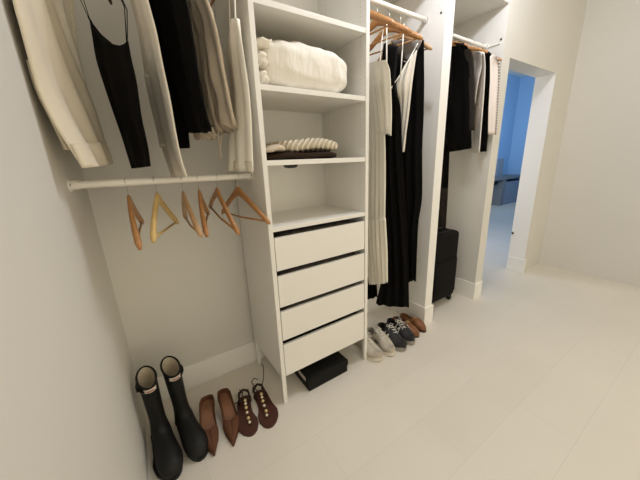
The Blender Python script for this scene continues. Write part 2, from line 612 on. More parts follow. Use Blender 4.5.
# ------------------------------------------------------------------ storage tower
CX0, CX1, CY0, CY1, CT = 0.500, 1.147, 1.228, 1.668, 2.36
PT = 0.0235
cab = thing('storage_cabinet', ((CX0 + CX1) / 2, 1.45, 0), 'tall white open storage tower with four drawers and shelves', 'cabinet')
link('side_panel', bx(((CX0, CY0, 0.178), (CX0 + PT, CY1, CT))), M_CAB, cab, bevel=0.0015)
link('side_panel', bx(((CX1 - PT, CY0, 0.178), (CX1, CY1, CT))), M_PIN, cab, bevel=0.0015)
link('back_panel', bx(((CX0 + PT, CY1 - 0.012, 0.178), (CX1 - PT, CY1, CT))), M_CAB, cab)
link('top_panel', bx(((CX0 + PT, CY0, CT - 0.024), (CX1 - PT, CY1 - 0.012, CT))), M_CAB, cab)
for z0, z1 in ((1.970, 1.993), (1.656, 1.679), (1.341, 1.365), (1.026, 1.048)):
    link('shelf', bx(((CX0 + PT, CY0 + 0.003, z0), (CX1 - PT, CY1 - 0.012, z1))), M_CAB, cab, bevel=0.0015)
for x0 in (CX0, CX1 - PT):
    for y0 in (CY0, CY1 - 0.03):
        link('leg', bx(((x0, y0, 0), (x0 + PT, y0 + 0.022, 0.178))), M_CAB, cab, bevel=0.001)
DR = [(0.820, 0.995), (0.613, 0.790), (0.410, 0.585), (0.178, 0.380)]
DX0, DX1 = CX0 + PT + 0.004, CX1 - PT - 0.004
garbs = [(M_DARKPRINT, 'dark patterned folded clothes in the top drawer'), (M_DARKPRINT, 'dark patterned folded clothes in the second drawer from the top'),
         (M_DARKPRINT, 'dark patterned folded clothes in the third drawer from the top'), (M_BLACK, 'black folded clothes in the bottom drawer')]
for (z0, z1), (gm, gl) in zip(DR, garbs):
    d = link('drawer', bx(((DX0, CY0 + 0.002, z0), (DX1, CY0 + 0.020, z1))), M_CAB, cab, bevel=0.0015)
    zb = z0 + 0.012
    bm = bx(((DX0 + 0.008, CY0 + 0.021, zb), (DX1 - 0.008, CY1 - 0.03, zb + 0.012)),
            ((DX0 + 0.008, CY0 + 0.021, zb + 0.012), (DX0 + 0.02, CY1 - 0.03, z1 - 0.02)),
            ((DX1 - 0.02, CY0 + 0.021, zb + 0.012), (DX1 - 0.008, CY1 - 0.03, z1 - 0.02)),
            ((DX0 + 0.02, CY1 - 0.042, zb + 0.012), (DX1 - 0.02, CY1 - 0.03, z1 - 0.02)))
    link('drawer_box', bm, M_CAB, d)
    # folded clothes filling the drawer
    bm = bmesh.new()
    nx, ny = 26, 16
    rings = []
    x0, x1, y0, y1, zf, zt = DX0 + 0.022, DX1 - 0.022, CY0 + 0.023, CY1 - 0.045, zb + 0.0125, z1 + 0.008
    top = [[Vector((lerp(x0, x1, i / nx), lerp(y0, y1, j / ny), zt + 0.008 * smooth_noise(i * 0.6, j * 0.8, z0 * 20) - 0.02 * (abs(2 * i / nx - 1) ** 8) - 0.03 * (abs(2 * j / ny - 1) ** 12 if j > ny / 2 else 0))) for j in range(ny + 1)] for i in range(nx + 1)]
    vt = [[bm.verts.new(p) for p in r] for r in top]
    vb = [[bm.verts.new((p.x, p.y, zf)) for p in r] for r in top]
    for i in range(nx):
        for j in range(ny):
            bm.faces.new((vt[i][j], vt[i + 1][j], vt[i + 1][j + 1], vt[i][j + 1]))
            bm.faces.new((vb[i][j], vb[i][j + 1], vb[i + 1][j + 1], vb[i + 1][j]))
    for i in range(nx):
        bm.faces.new((vb[i][0], vb[i + 1][0], vt[i + 1][0], vt[i][0]))
        bm.faces.new((vb[i + 1][ny], vb[i][ny], vt[i][ny], vt[i + 1][ny]))
    for j in range(ny):
        bm.faces.new((vb[0][j + 1], vb[0][j], vt[0][j], vt[0][j + 1]))
        bm.faces.new((vb[nx][j], vb[nx][j + 1], vt[nx][j + 1], vt[nx][j]))
    tag(link('folded_clothes', bm, gm, None, smooth=True), gl, 'clothes', 'dark clothes in the cabinet drawers')
# puck light under the third shelf
bm = bmesh.new()
rings = []
for z, r in ((1.341, 0.036), (1.335, 0.036), (1.328, 0.030), (1.325, 0.016)):
    rings.append([(0.672 + r * math.cos(2 * math.pi * k / 24), 1.285 + r * math.sin(2 * math.pi * k / 24), z) for k in range(24)])
loft(bm, rings)
tag(link('puck_light', bm, M_CASETRIM, None, smooth=True), 'small black round puck light under the third shelf', 'light')

# comforter on the second shelf
def superell(bm, c, r, e1, e2, nu=48, nv=28, fn=None, flat=None):
    vs = []
    for i in range(nv + 1):
        ph = -math.pi / 2 + math.pi * i / nv
        row = []
        for j in range(nu):
            th = 2 * math.pi * j / nu
            sg = lambda v, e: math.copysign(abs(v) ** e, v)
            p = Vector((r[0] * sg(math.cos(ph), e1) * sg(math.cos(th), e2), r[1] * sg(math.cos(ph), e1) * sg(math.sin(th), e2), r[2] * sg(math.sin(ph), e1)))
            if fn:
                p = fn(p)
            p = p + Vector(c)
            if flat is not None:
                p.z = max(p.z, flat)
            row.append(p)
        vs.append(row)
    loft(bm, vs)


def comf_fn(p):
    x, y, z = p
    # rolled comforter: slumps to the right, wrinkles run over the roll
    k = (x / 0.25)
    z = z * (1.0 - 0.16 * max(0, k) ** 2)
    wr = 0.004 * math.sin(x * 70 + 9 * z + 12 * y) * (0.4 + 0.6 * abs(math.sin(y * 9 + x * 8))) + 0.002 * math.sin(z * 90 + x * 22)
    n = Vector((x / 0.06, y / 0.03, z / 0.01))
    n.normalize()
    return Vector((x, y, z)) + n * wr


ct = thing('rolled_comforter', (0.79, 1.42, 1.679), 'bulky white rolled comforter on the second shelf', 'bedding')
bm = bmesh.new()
superell(bm, (0.81, 1.43, 1.785), (0.252, 0.19, 0.112), 0.55, 0.5, 80, 44, comf_fn, 1.6792)
link('comforter_roll', bm, M_COMF, ct, smooth=True)
for (cx, cz, rx, rz, q) in ((0.562, 1.718, 0.028, 0.040, 1.0), (0.562, 1.790, 0.028, 0.044, 2.0), (0.580, 1.853, 0.046, 0.028, 3.3)):
    bm = bmesh.new()
    superell(bm, (cx, 1.43, cz), (rx, 0.172, rz), 0.7, 0.5, 60, 30, lambda p, q=q: p + Vector((0.006 * math.sin(p.z * 170 + q + 30 * p.y), 0.004 * math.sin(p.z * 190 + q) * (p.y < 0), 0.004 * math.sin(p.x * 150 + q))), 1.6792)
    link('fold', bm, M_LINEN, ct, smooth=True)  # beige fabric edges; the darker tone also paints in their shade

# folded throw on a dark folded sweater, third shelf
bm = bmesh.new()
superell(bm, (0.755, 1.41, 1.3835), (0.213, 0.165, 0.0185), 0.5, 0.35, 60, 16, lambda p: p + Vector((0, 0, 0.003 * math.sin(p.x * 30 + p.y * 14))), 1.3653)
tag(link('folded_sweater', bm, M_KNIT_BROWN, None, smooth=True), 'dark brown folded sweater lying under the cream throw', 'sweater')
tt_ = thing('folded_throw', (0.78, 1.41, 1.402), 'cream ribbed knit throw folded on the dark sweater', 'blanket')
bm = bmesh.new()
superell(bm, (0.80, 1.41, 1.434), (0.180, 0.160, 0.032), 0.55, 0.4, 72, 20, lambda p: p + Vector((0, 0, 0.006 * math.sin(p.x * 22 + 1) + 0.003 * math.sin(p.y * 40))), 1.402)
link('knit_top', bm, M_KNIT, tt_, smooth=True)
bm = bmesh.new()
superell(bm, (0.588, 1.36, 1.415), (0.058, 0.12, 0.0175), 0.7, 0.5, 40, 16, lambda p: p + Vector((0, 0, 0.007 * math.sin(p.x * 60 + 1.0) + 0.25 * (p.x) * 0.4 * (p.x > 0))), 1.4025)
tag(link('rolled_edge', bm, M_BEIGE, tt_, smooth=True), 'beige loose rolled edge')


# ------------------------------------------------------------------ clothes at left, upper rod
def ext(lst, y, dx=0.0, top=2.05):
    """prolong an edge line upwards (above the frame) to the hanger"""
    p = at(lst[0][0], lst[0][1], lst[0][2])
    return p


def edges(L, R, top=None):
    """edge lines from the photograph, prolonged to the hanger at the top if given: (x, yL, yR, z)"""
    l, r = pix(L), pix(R)
    if top:
        x, yl, yr, z = top
        l = [Vector((x, yl, z)), (Vector((x, yl, z)) + l[0]) / 2] + l
        r = [Vector((x, yr, z)), (Vector((x, yr, z)) + r[0]) / 2] + r
    return l, r


def yy(lst, y):
    return [(u, v, y) for u, v in lst]


GL = 'clothes on the upper left rod'
# cream trousers
t = thing('trousers', (-0.1, 1.25, 1.36), 'wide cream trousers hanging nearest the left wall', 'trousers', GL)
l, r = edges(yy([(14, 0), (20.6, 25), (30, 60), (39, 91), (54, 122), (72, 150), (84, 168)], 1.08), yy([(50, 0), (59, 25), (72.5, 60), (84, 85), (94, 110), (103, 140), (110.5, 163)], 1.40), (-0.15, 1.13, 1.42, 2.06))
cloth('trouser_leg', l, r, M_CREAM, 0.016, 2.3, 0.010, 0.6, parent=t, hem=0.0)
l, r = edges(yy([(27, 60), (36.5, 91), (51, 120), (60, 138), (66, 149.5)], 1.12), yy([(50, 60), (62, 91), (70, 120), (78, 138), (82, 151)], 1.30))
cloth('trouser_leg', l, r, M_CREAM, 0.012, 2, 0.006, 1.6, parent=t)
l, r = edges(yy([(72, 144), (84, 168)], 1.076), yy([(104, 141), (110.7, 163.4)], 1.404))
cloth('cuff', l, r, M_CREAM, 0.0185, 2.3, 0.010, 0.6, parent=t, ny=6)
# lace trimmed garment behind the trousers
t = thing('lace_top', (-0.06, 1.45, 1.7), 'cream garment with a lace edge just right of the cream trousers', 'top', GL)
l, r = edges(yy([(46, 0), (58, 30), (70, 60), (79, 84)], 1.42), yy([(68, 0), (72.5, 37), (77.5, 60), (82.5, 86)], 1.52), (-0.06, 1.3, 1.5, 2.08))
cloth('body', l, r, M_LINEN, 0.010, 2, 0.006, 2.0, parent=t)
l, r = edges(yy([(68, 0), (71.5, 37), (75.5, 60), (81.5, 84)], 1.515), yy([(73.5, 0), (75.5, 37), (79.5, 60), (84, 86)], 1.54))
cloth('lace_edge', l, r, M_LACE, 0.006, 5, 0.003, 2.0, parent=t)
# black camisole
t = thing('camisole', (0.03, 1.3, 1.36), 'black camisole with thin straps hanging in the open left gap', 'camisole', GL)
Lc = [(90, 19), (93, 37), (97, 60), (105, 86), (114.5, 114), (122.5, 137), (129, 158), (132.5, 168.5)]
Rc = [(127.5, 41), (131, 60), (136, 82), (141, 117), (145, 135), (148, 150), (150, 166)]
l, r = edges(yy(Lc, 1.50), yy(Rc, 1.14))
cloth('body', l, r, M_BLACK, 0.012, 2, 0.006, 0.3, dip=lambda s: 0.125 * max(0.0, 1 - s * s) ** 0.7, parent=t, ny=34)
xt = 0.02
for pts, top in (([(89.4, 20, 1.5), (80.6, 0, 1.5)], (xt, 1.46, 2.09)), ([(90, 20, 1.5), (83.5, 0, 1.5)], (xt, 1.46, 2.09)), ([(126.6, 42, 1.14), (124.4, 7, 1.15)], (xt, 1.24, 2.09)), ([(127.4, 42, 1.14), (127, 10, 1.15)], (xt, 1.24, 2.09))):
    q = pix(pts)
    bm = bmesh.new()
    tube(bm, q + [Vector(top)], 0.0016, 6)
    link('strap', bm, M_BLACK, t)
make_hanger('dark wooden hanger holding the black camisole', M_WOOD_DARK, (0.02, RODY, 2.2165), (0, 0, -0.10), group='hangers on the upper left rod')
# pale narrow trousers
t = thing('trousers', (0.15, 1.3, 1.33), 'pale beige narrow linen trousers hanging just left of the black trousers', 'trousers', GL)
l, r = edges(yy([(131, 0), (139, 30), (146, 75), (151, 98), (156.5, 120), (164, 147), (174.5, 177)], 1.50), yy([(147.5, 0), (156, 32), (162.5, 65), (170, 100), (176, 135), (181.5, 160), (187, 177)], 1.16), (0.13, 1.5, 1.2, 2.1))
cloth('trouser_leg', l, r, M_LINEN, 0.012, 2.4, 0.009, 1.1, parent=t)
l, r = edges(yy([(145.5, 74), (150, 98), (155.5, 120), (161.5, 147)], 1.47), yy([(152, 76), (157.5, 98), (162.5, 120), (168, 145)], 1.36))
cloth('trouser_leg', l, r, M_LINEN, 0.014, 1.4, 0.005, 0.3, parent=t)
# black trousers
t = thing('trousers', (0.22, 1.3, 1.42), 'wide black trousers hanging between the pale trousers and the beige blouse', 'trousers', GL)
l, r = edges(yy([(146, 0), (156, 37), (165, 72), (172, 108), (177, 132)], 1.48), yy([(185.5, 0), (192.5, 37), (198, 75), (206, 112), (211.5, 132)], 1.12), (0.2, 1.48, 1.18, 2.1))
cloth('trouser_leg', l, r, M_BLACK, 0.016, 2.6, 0.012, 0.9, parent=t, hem=0.004)
l, r = edges(yy([(172, 104), (176, 128), (180.5, 148.5)], 1.44), yy([(186, 104), (187.5, 128), (188.8, 148)], 1.36))
cloth('trouser_leg', l, r, M_BLACK, 0.012, 1.4, 0.004, 0.2, parent=t)
# beige blouse
t = thing('blouse', (0.32, 1.3, 1.45), 'crumpled beige linen blouse with hanging ties right of the black trousers', 'blouse', GL)
l, r = edges(yy([(188, 0), (195, 37), (200, 75), (206, 110), (214, 133)], 1.46), yy([(207, 0), (214, 21), (219.5, 45), (224.5, 75), (230, 102), (234.5, 125)], 1.16), (0.31, 1.44, 1.2, 2.1))
cloth('body', l, r, M_BEIGE, 0.017, 4.2, 0.014, 0.4, parent=t, hem=0.014, crumple=0.007)
l, r = edges(yy([(186, 0), (193, 37), (199, 75), (204, 105), (209, 126), (212, 136)], 1.44), yy([(197, 0), (205, 37), (207, 75), (212, 105), (217, 123), (221.5, 131)], 1.28))
cloth('sleeve', l, r, M_BEIGE, 0.016, 2.2, 0.006, 1.9, parent=t, hem=0.004, crumple=0.006)
l, r = edges(yy([(190, 126), (193, 133), (195, 138.5)], 1.46), yy([(213, 127), (215, 134), (217.5, 137.5)], 1.30))
cloth('ruffle_hem', l, r, M_BEIGE, 0.012, 6, 0.008, 1.9, parent=t, hem=0.008, ny=8)
link('tie', strap(bmesh.new(), [(219, 128, 1.3), (218, 138, 1.3), (220.5, 146, 1.3), (221, 158, 1.3)], 0.0035), M_BEIGE, t, smooth=True)
link('tie', strap(bmesh.new(), [(220, 128, 1.3), (222.5, 136, 1.3), (221, 142, 1.3), (219.5, 149, 1.3)], 0.003), M_BEIGE, t, smooth=True)
make_hanger('dark wooden hanger holding the beige linen blouse', M_WOOD_DARK, (0.315, RODY, 2.2165), (0.02, 0, 0.16), group='hangers on the upper left rod')
# cream camisole
t = thing('camisole', (0.42, 1.3, 1.33), 'cream camisole with thin straps and lace hem beside the cabinet', 'camisole', GL)
l, r = edges(yy([(233.5, 20), (228.5, 42), (229.5, 66), (231, 92), (230, 120), (229, 150), (228.5, 170)], 1.33), yy([(236.5, 18), (241.5, 42), (244.5, 62), (248, 85), (250.5, 112), (252, 145), (253, 171)], 1.12))
cloth('body', l, r, M_IVORY, 0.012, 2.2, 0.009, 0.7, parent=t)
l, r = edges(yy([(229, 160), (228.4, 170.5)], 1.33), yy([(252.6, 161.5), (253, 172)], 1.12))
cloth('lace_hem', l, r, M_LACE, 0.0135, 2.2, 0.009, 0.7 , parent=t, ny=6)
for pts, top in (([(230, 46, 1.40), (229.8, 29, 1.38), (229.3, 0, 1.36)], (0.405, 1.36, 2.09)), ([(235.5, 20, 1.13), (234.8, 0, 1.14)], (0.405, 1.2, 2.09))):
    bm = bmesh.new()
    tube(bm, pix(pts) + [Vector(top)], 0.0032, 6)
    link('strap', bm, M_IVORY, t)
make_hanger('wooden hanger holding the cream camisole', M_WOOD, (0.405, RODY, 2.2165), (0, 0, 0.05), group='hangers on the upper left rod')

# ------------------------------------------------------------------ clothes in the middle alcove
GM = 'clothes in the middle alcove'
HG = 'hangers in the middle alcove'
MZ = 2.228 + 0.0156
make_hanger('orange brown hanger nearest the cabinet in the middle alcove', M_WOOD, (1.27, 1.404, MZ), (0.02, 0, 0.10), group=HG, drop=0.085, fat=1.5, D=0.12)
make_hanger('orange brown hanger second from the cabinet in the middle alcove', M_WOOD, (1.37, 1.404, MZ), (0.0, 0, 0.22), group=HG, drop=0.10, fat=1.5, D=0.12)
make_hanger('orange brown hanger third from the cabinet in the middle alcove', M_WOOD, (1.47, 1.404, MZ), (0.0, 0, 0.22), group=HG, drop=0.115, fat=1.5, D=0.12)
make_hanger('light wooden hanger nearest the pier in the middle alcove', M_WOOD_MID, (1.57, 1.404, MZ), (0.0, 0, 0.16), group=HG, drop=0.135, fat=1.4, D=0.14)
# white blouse
t = thing('blouse', (1.28, 1.35, 1.5), 'short ivory sleeveless blouse hanging in front of the long cream dress', 'blouse', GM)
l, r = edges(yy([(370, 63), (369, 68), (369, 80), (371, 108), (374.5, 133)], 1.36), yy([(385.5, 60), (388.5, 66), (390, 74), (391.5, 107), (391, 134)], 1.165))
cloth('body', l, r, M_IVORY, 0.014, 3.2, 0.008, 0.5, parent=t, hem=0.010)
link('strap', strap(bmesh.new(), [(386.7, 64, 1.17), (386.7, 40, 1.26), (386.7, 23, 1.31)], 0.0035), M_IVORY, t, smooth=True)
link('strap', strap(bmesh.new(), [(380, 64, 1.25), (381.5, 45, 1.37), (383, 29, 1.39)], 0.0035), M_IVORY, t, smooth=True)
# long cream dress
t = thing('dress', (1.26, 1.4, 0.5), 'long cream pleated dress hanging beside the cabinet', 'dress', GM)
l, r = edges(yy([(365, 80), (364, 133), (363.5, 180), (364, 235), (366, 276)], 1.50), yy([(379, 80), (384.5, 133), (385.3, 180), (385, 217), (386.5, 240), (387, 279)], 1.235))
cloth('skirt', l, r, M_IVORY, 0.014, 6, 0.006, 0.2, parent=t, hem=0.006, ny=34, nx=70)
l, r = edges(yy([(364.5, 217), (365, 250), (369, 284)], 1.47), yy([(385.3, 218), (387, 250), (387.4, 282)], 1.228))
cloth('ruffle_tier', l, r, M_IVORY, 0.017, 6, 0.007, 0.8, parent=t, hem=0.010, ny=20, nx=70)
# black dress (left)
t = thing('dress', (1.4, 1.4, 0.3), 'longest black dress, its hem lowest, right of the cream dress', 'dress', GM)
l, r = edges(yy([(390, 44), (388, 80), (385, 150), (383.5, 217), (383, 270), (376, 304)], 1.36), yy([(396, 47), (393.5, 84), (400, 108), (402, 152), (406, 217), (408.5, 270), (409, 306.5)], 1.215))
cloth('skirt', l, r, M_BLACK, 0.018, 3.4, 0.014, 0.3, parent=t, hem=0.01, ny=40, nx=60)
l, r = edges(yy([(383.5, 44), (382, 60), (383, 75)], 1.32), yy([(388, 42), (387.5, 58), (390, 75)], 1.29))
cloth('strap', l, r, M_BLACK, 0.004, 1, 0.001, 0.3, parent=t, ny=6, nx=10)
# dark hem further back at left
t = thing('dress', (1.3, 1.5, 0.35), 'black dress whose hem shows behind the cream dress hem', 'dress', GM)
l, r = edges(yy([(357, 100), (356, 200), (360, 260), (366, 299)], 1.60), yy([(374, 100), (374, 200), (375.5, 260), (377.5, 296)], 1.50), (1.58, 1.60, 1.52, 1.95))
cloth('skirt', l, r, M_BLACK, 0.014, 3, 0.01, 1.3, parent=t, hem=0.01, ny=30)
# beige camisole
t = thing('camisole', (1.45, 1.3, 1.4), 'beige camisole with crossing straps between the two black dresses', 'camisole', GM)
l, r = edges(yy([(404, 66), (396, 87), (399.5, 105), (400, 125), (401.5, 152)], 1.29), yy([(417, 50), (412.5, 82), (408, 120), (403, 152)], 1.22))
cloth('body', l, r, M_LINEN, 0.009, 2.4, 0.005, 0.4, parent=t)
link('strap', strap(bmesh.new(), [(391, 88, 1.225), (401, 74, 1.23), (422, 36, 1.27)], 0.003), M_IVORY, t, smooth=True)
link('strap', strap(bmesh.new(), [(400.5, 76, 1.225), (402, 55, 1.26), (404, 24, 1.33)], 0.0035), M_IVORY, t, smooth=True)
link('strap', strap(bmesh.new(), [(391, 88, 1.225), (396, 87, 1.27)], 0.003), M_IVORY, t, smooth=True)
# black dress (right) with a grey sheer neckline
t = thing('dress', (1.55, 1.4, 0.45), 'black dress with grey sheer neckline hanging nearest the pier', 'dress', GM)
l, r = edges(yy([(392, 42), (393, 80), (393, 150), (394, 217), (398, 282)], 1.40), yy([(424, 40), (424, 60), (424.2, 85), (423.6, 116), (422.2, 150), (422, 197), (418, 225), (415.8, 280)], 1.225))
cloth('skirt', l, r, M_BLACK, 0.018, 3.2, 0.014, 0.9, parent=t, hem=0.012, ny=40, nx=60, dip=lambda s: 0.16 * max(0.0, 1 - (s / 0.9) ** 2) ** 0.8)
l, r = edges(yy([(391, 40.5), (394, 48), (400, 60)], 1.385), yy([(421, 40), (419, 50), (413, 63)], 1.25))
cloth('sheer_neckline', l, r, M_MESH, 0.003, 1.5, 0.002, 0.3, parent=t, ny=8, nx=20)

# ------------------------------------------------------------------ clothes in the right alcove
GR = 'clothes in the right alcove'
HR = 'hangers in the right alcove'
RZ = 2.19 + 0.0156
make_hanger('wooden hanger holding the black jacket in the right alcove', M_WOOD, (2.10, 1.40, RZ), (0, 0, 0.05), group=HR, bar=False, W=0.12, D=0.05)
make_hanger('wooden hanger holding the grey shirt in the right alcove', M_WOOD, (2.29, 1.40, RZ), (0, 0, 0.0), group=HR, bar=False, W=0.12, D=0.05)
make_hanger('wooden hanger holding the long white top in the right alcove', M_WOOD, (2.38, 1.40, RZ), (0, 0, -0.06), group=HR, bar=False, W=0.12, D=0.05)
make_hanger('wooden hanger poking out beside the doorway partition', M_WOOD, (2.50, 1.40, RZ), (0, 0, 0.03), group=HR, bar=False, W=0.165, D=0.10)
t = thing('jacket', (2.1, 1.4, 1.4), 'black jacket hanging right behind the white pier', 'jacket', GR)
l, r = edges(yy([(450, 44), (446, 60), (444, 90), (441, 120), (449, 152)], 1.52), yy([(462, 45), (468, 50), (470.5, 80), (471, 115), (471, 148)], 1.27))
cloth('body', l, r, M_BLACK, 0.03, 2.4, 0.012, 0.4, parent=t, shoulder=0.022)
l, r = edges(yy([(464, 50), (466, 70), (466.5, 100), (467, 131)], 1.31), yy([(470, 49), (473, 62), (474.5, 95), (474, 130)], 1.25))
cloth('sleeve', l, r, M_CHAR, 0.02, 1.4, 0.004, 0.4, parent=t)
t = thing('shirt', (2.29, 1.4, 1.45), 'grey shirt hanging between the black jacket and the white top', 'shirt', GR)
l, r = edges(yy([(470, 52), (470, 70), (468, 105), (465, 130)], 1.46), yy([(481.5, 53), (481.5, 66), (478.5, 80), (475, 100), (471, 122)], 1.285))
cloth('body', l, r, M_GREIGE, 0.015, 2.4, 0.008, 0.9, parent=t, shoulder=0.022)
t = thing('top', (2.4, 1.35, 1.38), 'long white top hanging between the grey shirt and a plain black top', 'top', GR)
l, r = edges(yy([(476, 55), (476, 80), (474, 110), (471.8, 152)], 1.42), yy([(484, 53.5), (485, 66), (484, 90), (482, 115), (479, 153)], 1.262))
cloth('body', l, r, M_WHITE, 0.012, 1.6, 0.006, 0.3, parent=t, shoulder=0.022)
t = thing('top', (2.48, 1.35, 1.38), 'plain black top hanging between the long white top and the dotted blouse', 'top', GR)
l, r = edges(yy([(483, 55), (484, 80), (481, 110), (478, 152)], 1.38), yy([(490.5, 54.5), (493, 62), (492.5, 85), (489.5, 115), (486, 151.5)], 1.275))
cloth('body', l, r, M_BLACK, 0.014, 1.6, 0.006, 0.7, parent=t, shoulder=0.022)
t = thing('blouse', (2.53, 1.35, 1.53), 'white blouse with a dotted edge hanging last before the doorway', 'blouse', GR)
l, r = edges(yy([(490, 57), (490, 80), (488.5, 110), (488, 134)], 1.262), yy([(496, 57), (498.6, 66), (498, 90), (496.5, 115), (495.3, 134.5)], 1.222))
cloth('body', l, r, M_BLUSH, 0.008, 1.4, 0.004, 0.5, parent=t, shoulder=0.022)
link('dotted_edging', tube(bmesh.new(), [curve_at(r, k / 30) + Vector((-0.004, -0.005, 0)) for k in range(31)], 0.005, 8), M_DOTS, t, smooth=True)
t = thing('long_garment', (2.2, 1.5, 0.75), 'long narrow dark garment hanging behind the pier down to the suitcase', 'clothes', GR)
l, r = edges(yy([(441, 100), (438, 150), (436, 190), (434, 229)], 1.60), yy([(450, 100), (449.5, 150), (447.8, 192), (445.3, 229)], 1.50))
cloth('body', l, r, M_BLACK, 0.010, 1.4, 0.006, 0.4, parent=t)
l, r = edges(yy([(436.2, 188), (435, 205), (434, 230)], 1.60), yy([(448, 188), (447.2, 205), (445.6, 230)], 1.495))
cloth('lower_end', l, r, M_CHAR, 0.0125, 1.4, 0.006, 0.7, parent=t, ny=10)

# ------------------------------------------------------------------ suitcase
SX0, SX1, SY0, SY1, SZ0, SZ1 = 2.02, 2.415, 1.36, 1.59, 0.055, 0.70
s_ = thing('suitcase', (2.23, 1.47, 0), 'black soft sided wheeled suitcase standing behind the white pier', 'suitcase')


def rbox(a, b, r, seg=4):
    bm = bx((a, b))
    bmesh.ops.bevel(bm, geom=bm.edges[:] , offset=r, segments=seg, profile=0.5, affect='EDGES')
    return bm


link('shell', rbox((SX0, SY0, SZ0), (SX1, SY1, SZ1), 0.035), M_CASE, s_, smooth=True)
link('front_pocket', rbox((SX0 + 0.035, SY0 - 0.018, SZ0 + 0.06), (SX1 - 0.035, SY0 + 0.03, SZ0 + 0.40), 0.014), M_CASE, s_, smooth=True)
bm = bmesh.new()
zz = [(SX0 + 0.03, SY0 + 0.055, SZ1 + 0.001), (SX1 - 0.03, SY0 + 0.055, SZ1 + 0.001)]
tube(bm, zz, 0.003, 6)
tube(bm, [(SX1 + 0.001, SY0 + 0.055, SZ1 - 0.03), (SX1 + 0.001, SY0 + 0.055, SZ0 + 0.04)], 0.003, 6)
link('zipper', bm, M_CASETRIM, s_)
bm = bmesh.new()
tube(bm, [(2.13, 1.475, SZ1 - 0.002), (2.14, 1.475, SZ1 + 0.02), (2.18, 1.475, SZ1 + 0.026), (2.25, 1.475, SZ1 + 0.026), (2.29, 1.475, SZ1 + 0.02), (2.30, 1.475, SZ1 - 0.002)], 0.009, 8)
link('handle', bm, M_CASETRIM, s_, smooth=True)
for x in (SX0 + 0.045, SX1 - 0.04):
    for y in (SY0 + 0.035, SY1 - 0.035):
        bm = bmesh.new()
        cyl(bm, (x - 0.011, y, 0.024), (x + 0.011, y, 0.024), 0.024, 20)
        box(bm, (x - 0.017, y - 0.016, 0.024), (x - 0.012, y + 0.016, SZ0 + 0.01))
        box(bm, (x + 0.012, y - 0.016, 0.024), (x + 0.017, y + 0.016, SZ0 + 0.01))
        link('wheel', bm, M_CASETRIM, s_)

# ------------------------------------------------------------------ shoe box under the drawers
b_ = thing('shoe_box', (0.85, 1.32, 0), 'black shoe box on the floor under the cabinet drawers', 'box')
link('box_body', bx(((0.665, 1.218, 0.0), (0.962, 1.44, 0.075))), M_BOX, b_, bevel=0.002)
link('lid', bx(((0.661, 1.214, 0.052), (0.966, 1.444, 0.09))), M_BOX, b_, bevel=0.002)
tag(link('end_label', bx(((0.6595, 1.25, 0.056), (0.661, 1.34, 0.084))), M_GREIGE, b_), 'pale label on the end')


# ------------------------------------------------------------------ shoes
def foot_outline(t, L, W, pointed=0.0):
    """left and right half width of a sole at t in 0..1 (heel to toe)"""
    pts = [(0, 0.0), (0.03, 0.52), (0.12, 0.72), (0.3, 0.68), (0.48, 0.74), (0.66, 1.0), (0.8, 0.95), (0.92, 0.66), (0.97, 0.4), (1.0, 0.0)]
    ptp = [(0, 0.0), (0.03, 0.70), (0.12, 0.88), (0.3, 0.84), (0.48, 0.90), (0.62, 1.0), (0.75, 0.82), (0.88, 0.42), (0.97, 0.13), (1.0, 0.0)]
    def ev(P):
        for (a, b), (c, d) in zip(P, P[1:]):
            if t <= c:
                k = (t - a) / (c - a)
                k = k if a > 0 and c < 1 else math.sqrt(k) if a == 0 else 1 - (1 - math.sqrt(max(0, 1 - k)))
                return b + (d - b) * k if a == 0 or c < 1 else d + (b - d) * math.sqrt(max(0, 1 - ((t - a) / (c - a))))
        return 0.0
    return W * (ev(pts) * (1 - pointed) + ev(ptp) * pointed)


def place(o, loc, yaw):
    return o


def sole(L, W, zfn, thick, pointed=0.0, grow=0.0, side=1, n=40, curve=0.012):
    """sole plate: outline along +Y, following the heel rise zfn(t)"""
    bm = bmesh.new()
    rings = []
    for i in range(n + 1):
        t = 0.5 - 0.5 * math.cos(math.pi * i / n)
        hw = max(0.0008, foot_outline(t, L, W, pointed) + grow)
        cx = side * curve * math.sin(math.pi * t)
        y = -grow + t * (L + 2 * grow)
        z = zfn(t)
        rings.append([(cx - hw, y, z), (cx + hw, y, z), (cx + hw, y, z + thick), (cx - hw, y, z + thick)])
    loft(bm, rings)
    return bm


def shell(L, W, zfn, hfn, gapfn, pointed=0.0, side=1, n=44, m=28, curve=0.012, bulge=1.0, sq=0.75):
    """upper of a shoe: U-shaped cross sections with an opening of gapfn(t) radians at the top"""
    bm = bmesh.new()
    rows = []
    for i in range(n + 1):
        t = 0.5 - 0.5 * math.cos(math.pi * i / n)
        hw = foot_outline(t, L, W, pointed) * bulge
        cx = side * curve * math.sin(math.pi * t)
        h = hfn(t)
        g = gapfn(t)
        row = []
        for k in range(m + 1):
            a = math.pi / 2 + g + (2 * math.pi - 2 * g) * k / m
            ca, sa = math.cos(a), math.sin(a)
            x = hw * math.copysign(abs(ca) ** sq, ca)
            zz = 0.35 * h + (0.65 * h if sa > 0 else 0.35 * h) * math.copysign(abs(sa) ** 0.9, sa)
            row.append((cx + x, t * L, zfn(t) + max(0.0, zz)))
        rows.append(row)
    loft(bm, rows, closed=False)
    return bm


def shoe(name, label, cat, toe, heel, group):
    """an Empty at the heel, local +Y towards the toe"""
    toe, heel = Vector(toe), Vector(heel)
    d = toe - heel
    yaw = math.atan2(-d.x, d.y)
    return thing(name, (heel.x, heel.y, 0), label, cat, group, (0, 0, yaw)), d.length


def put(name, bm, m, parent, **k):
    o = link(name, bm, m, None, **k)
    o.parent = parent
    return o


def fit(L):
    return L


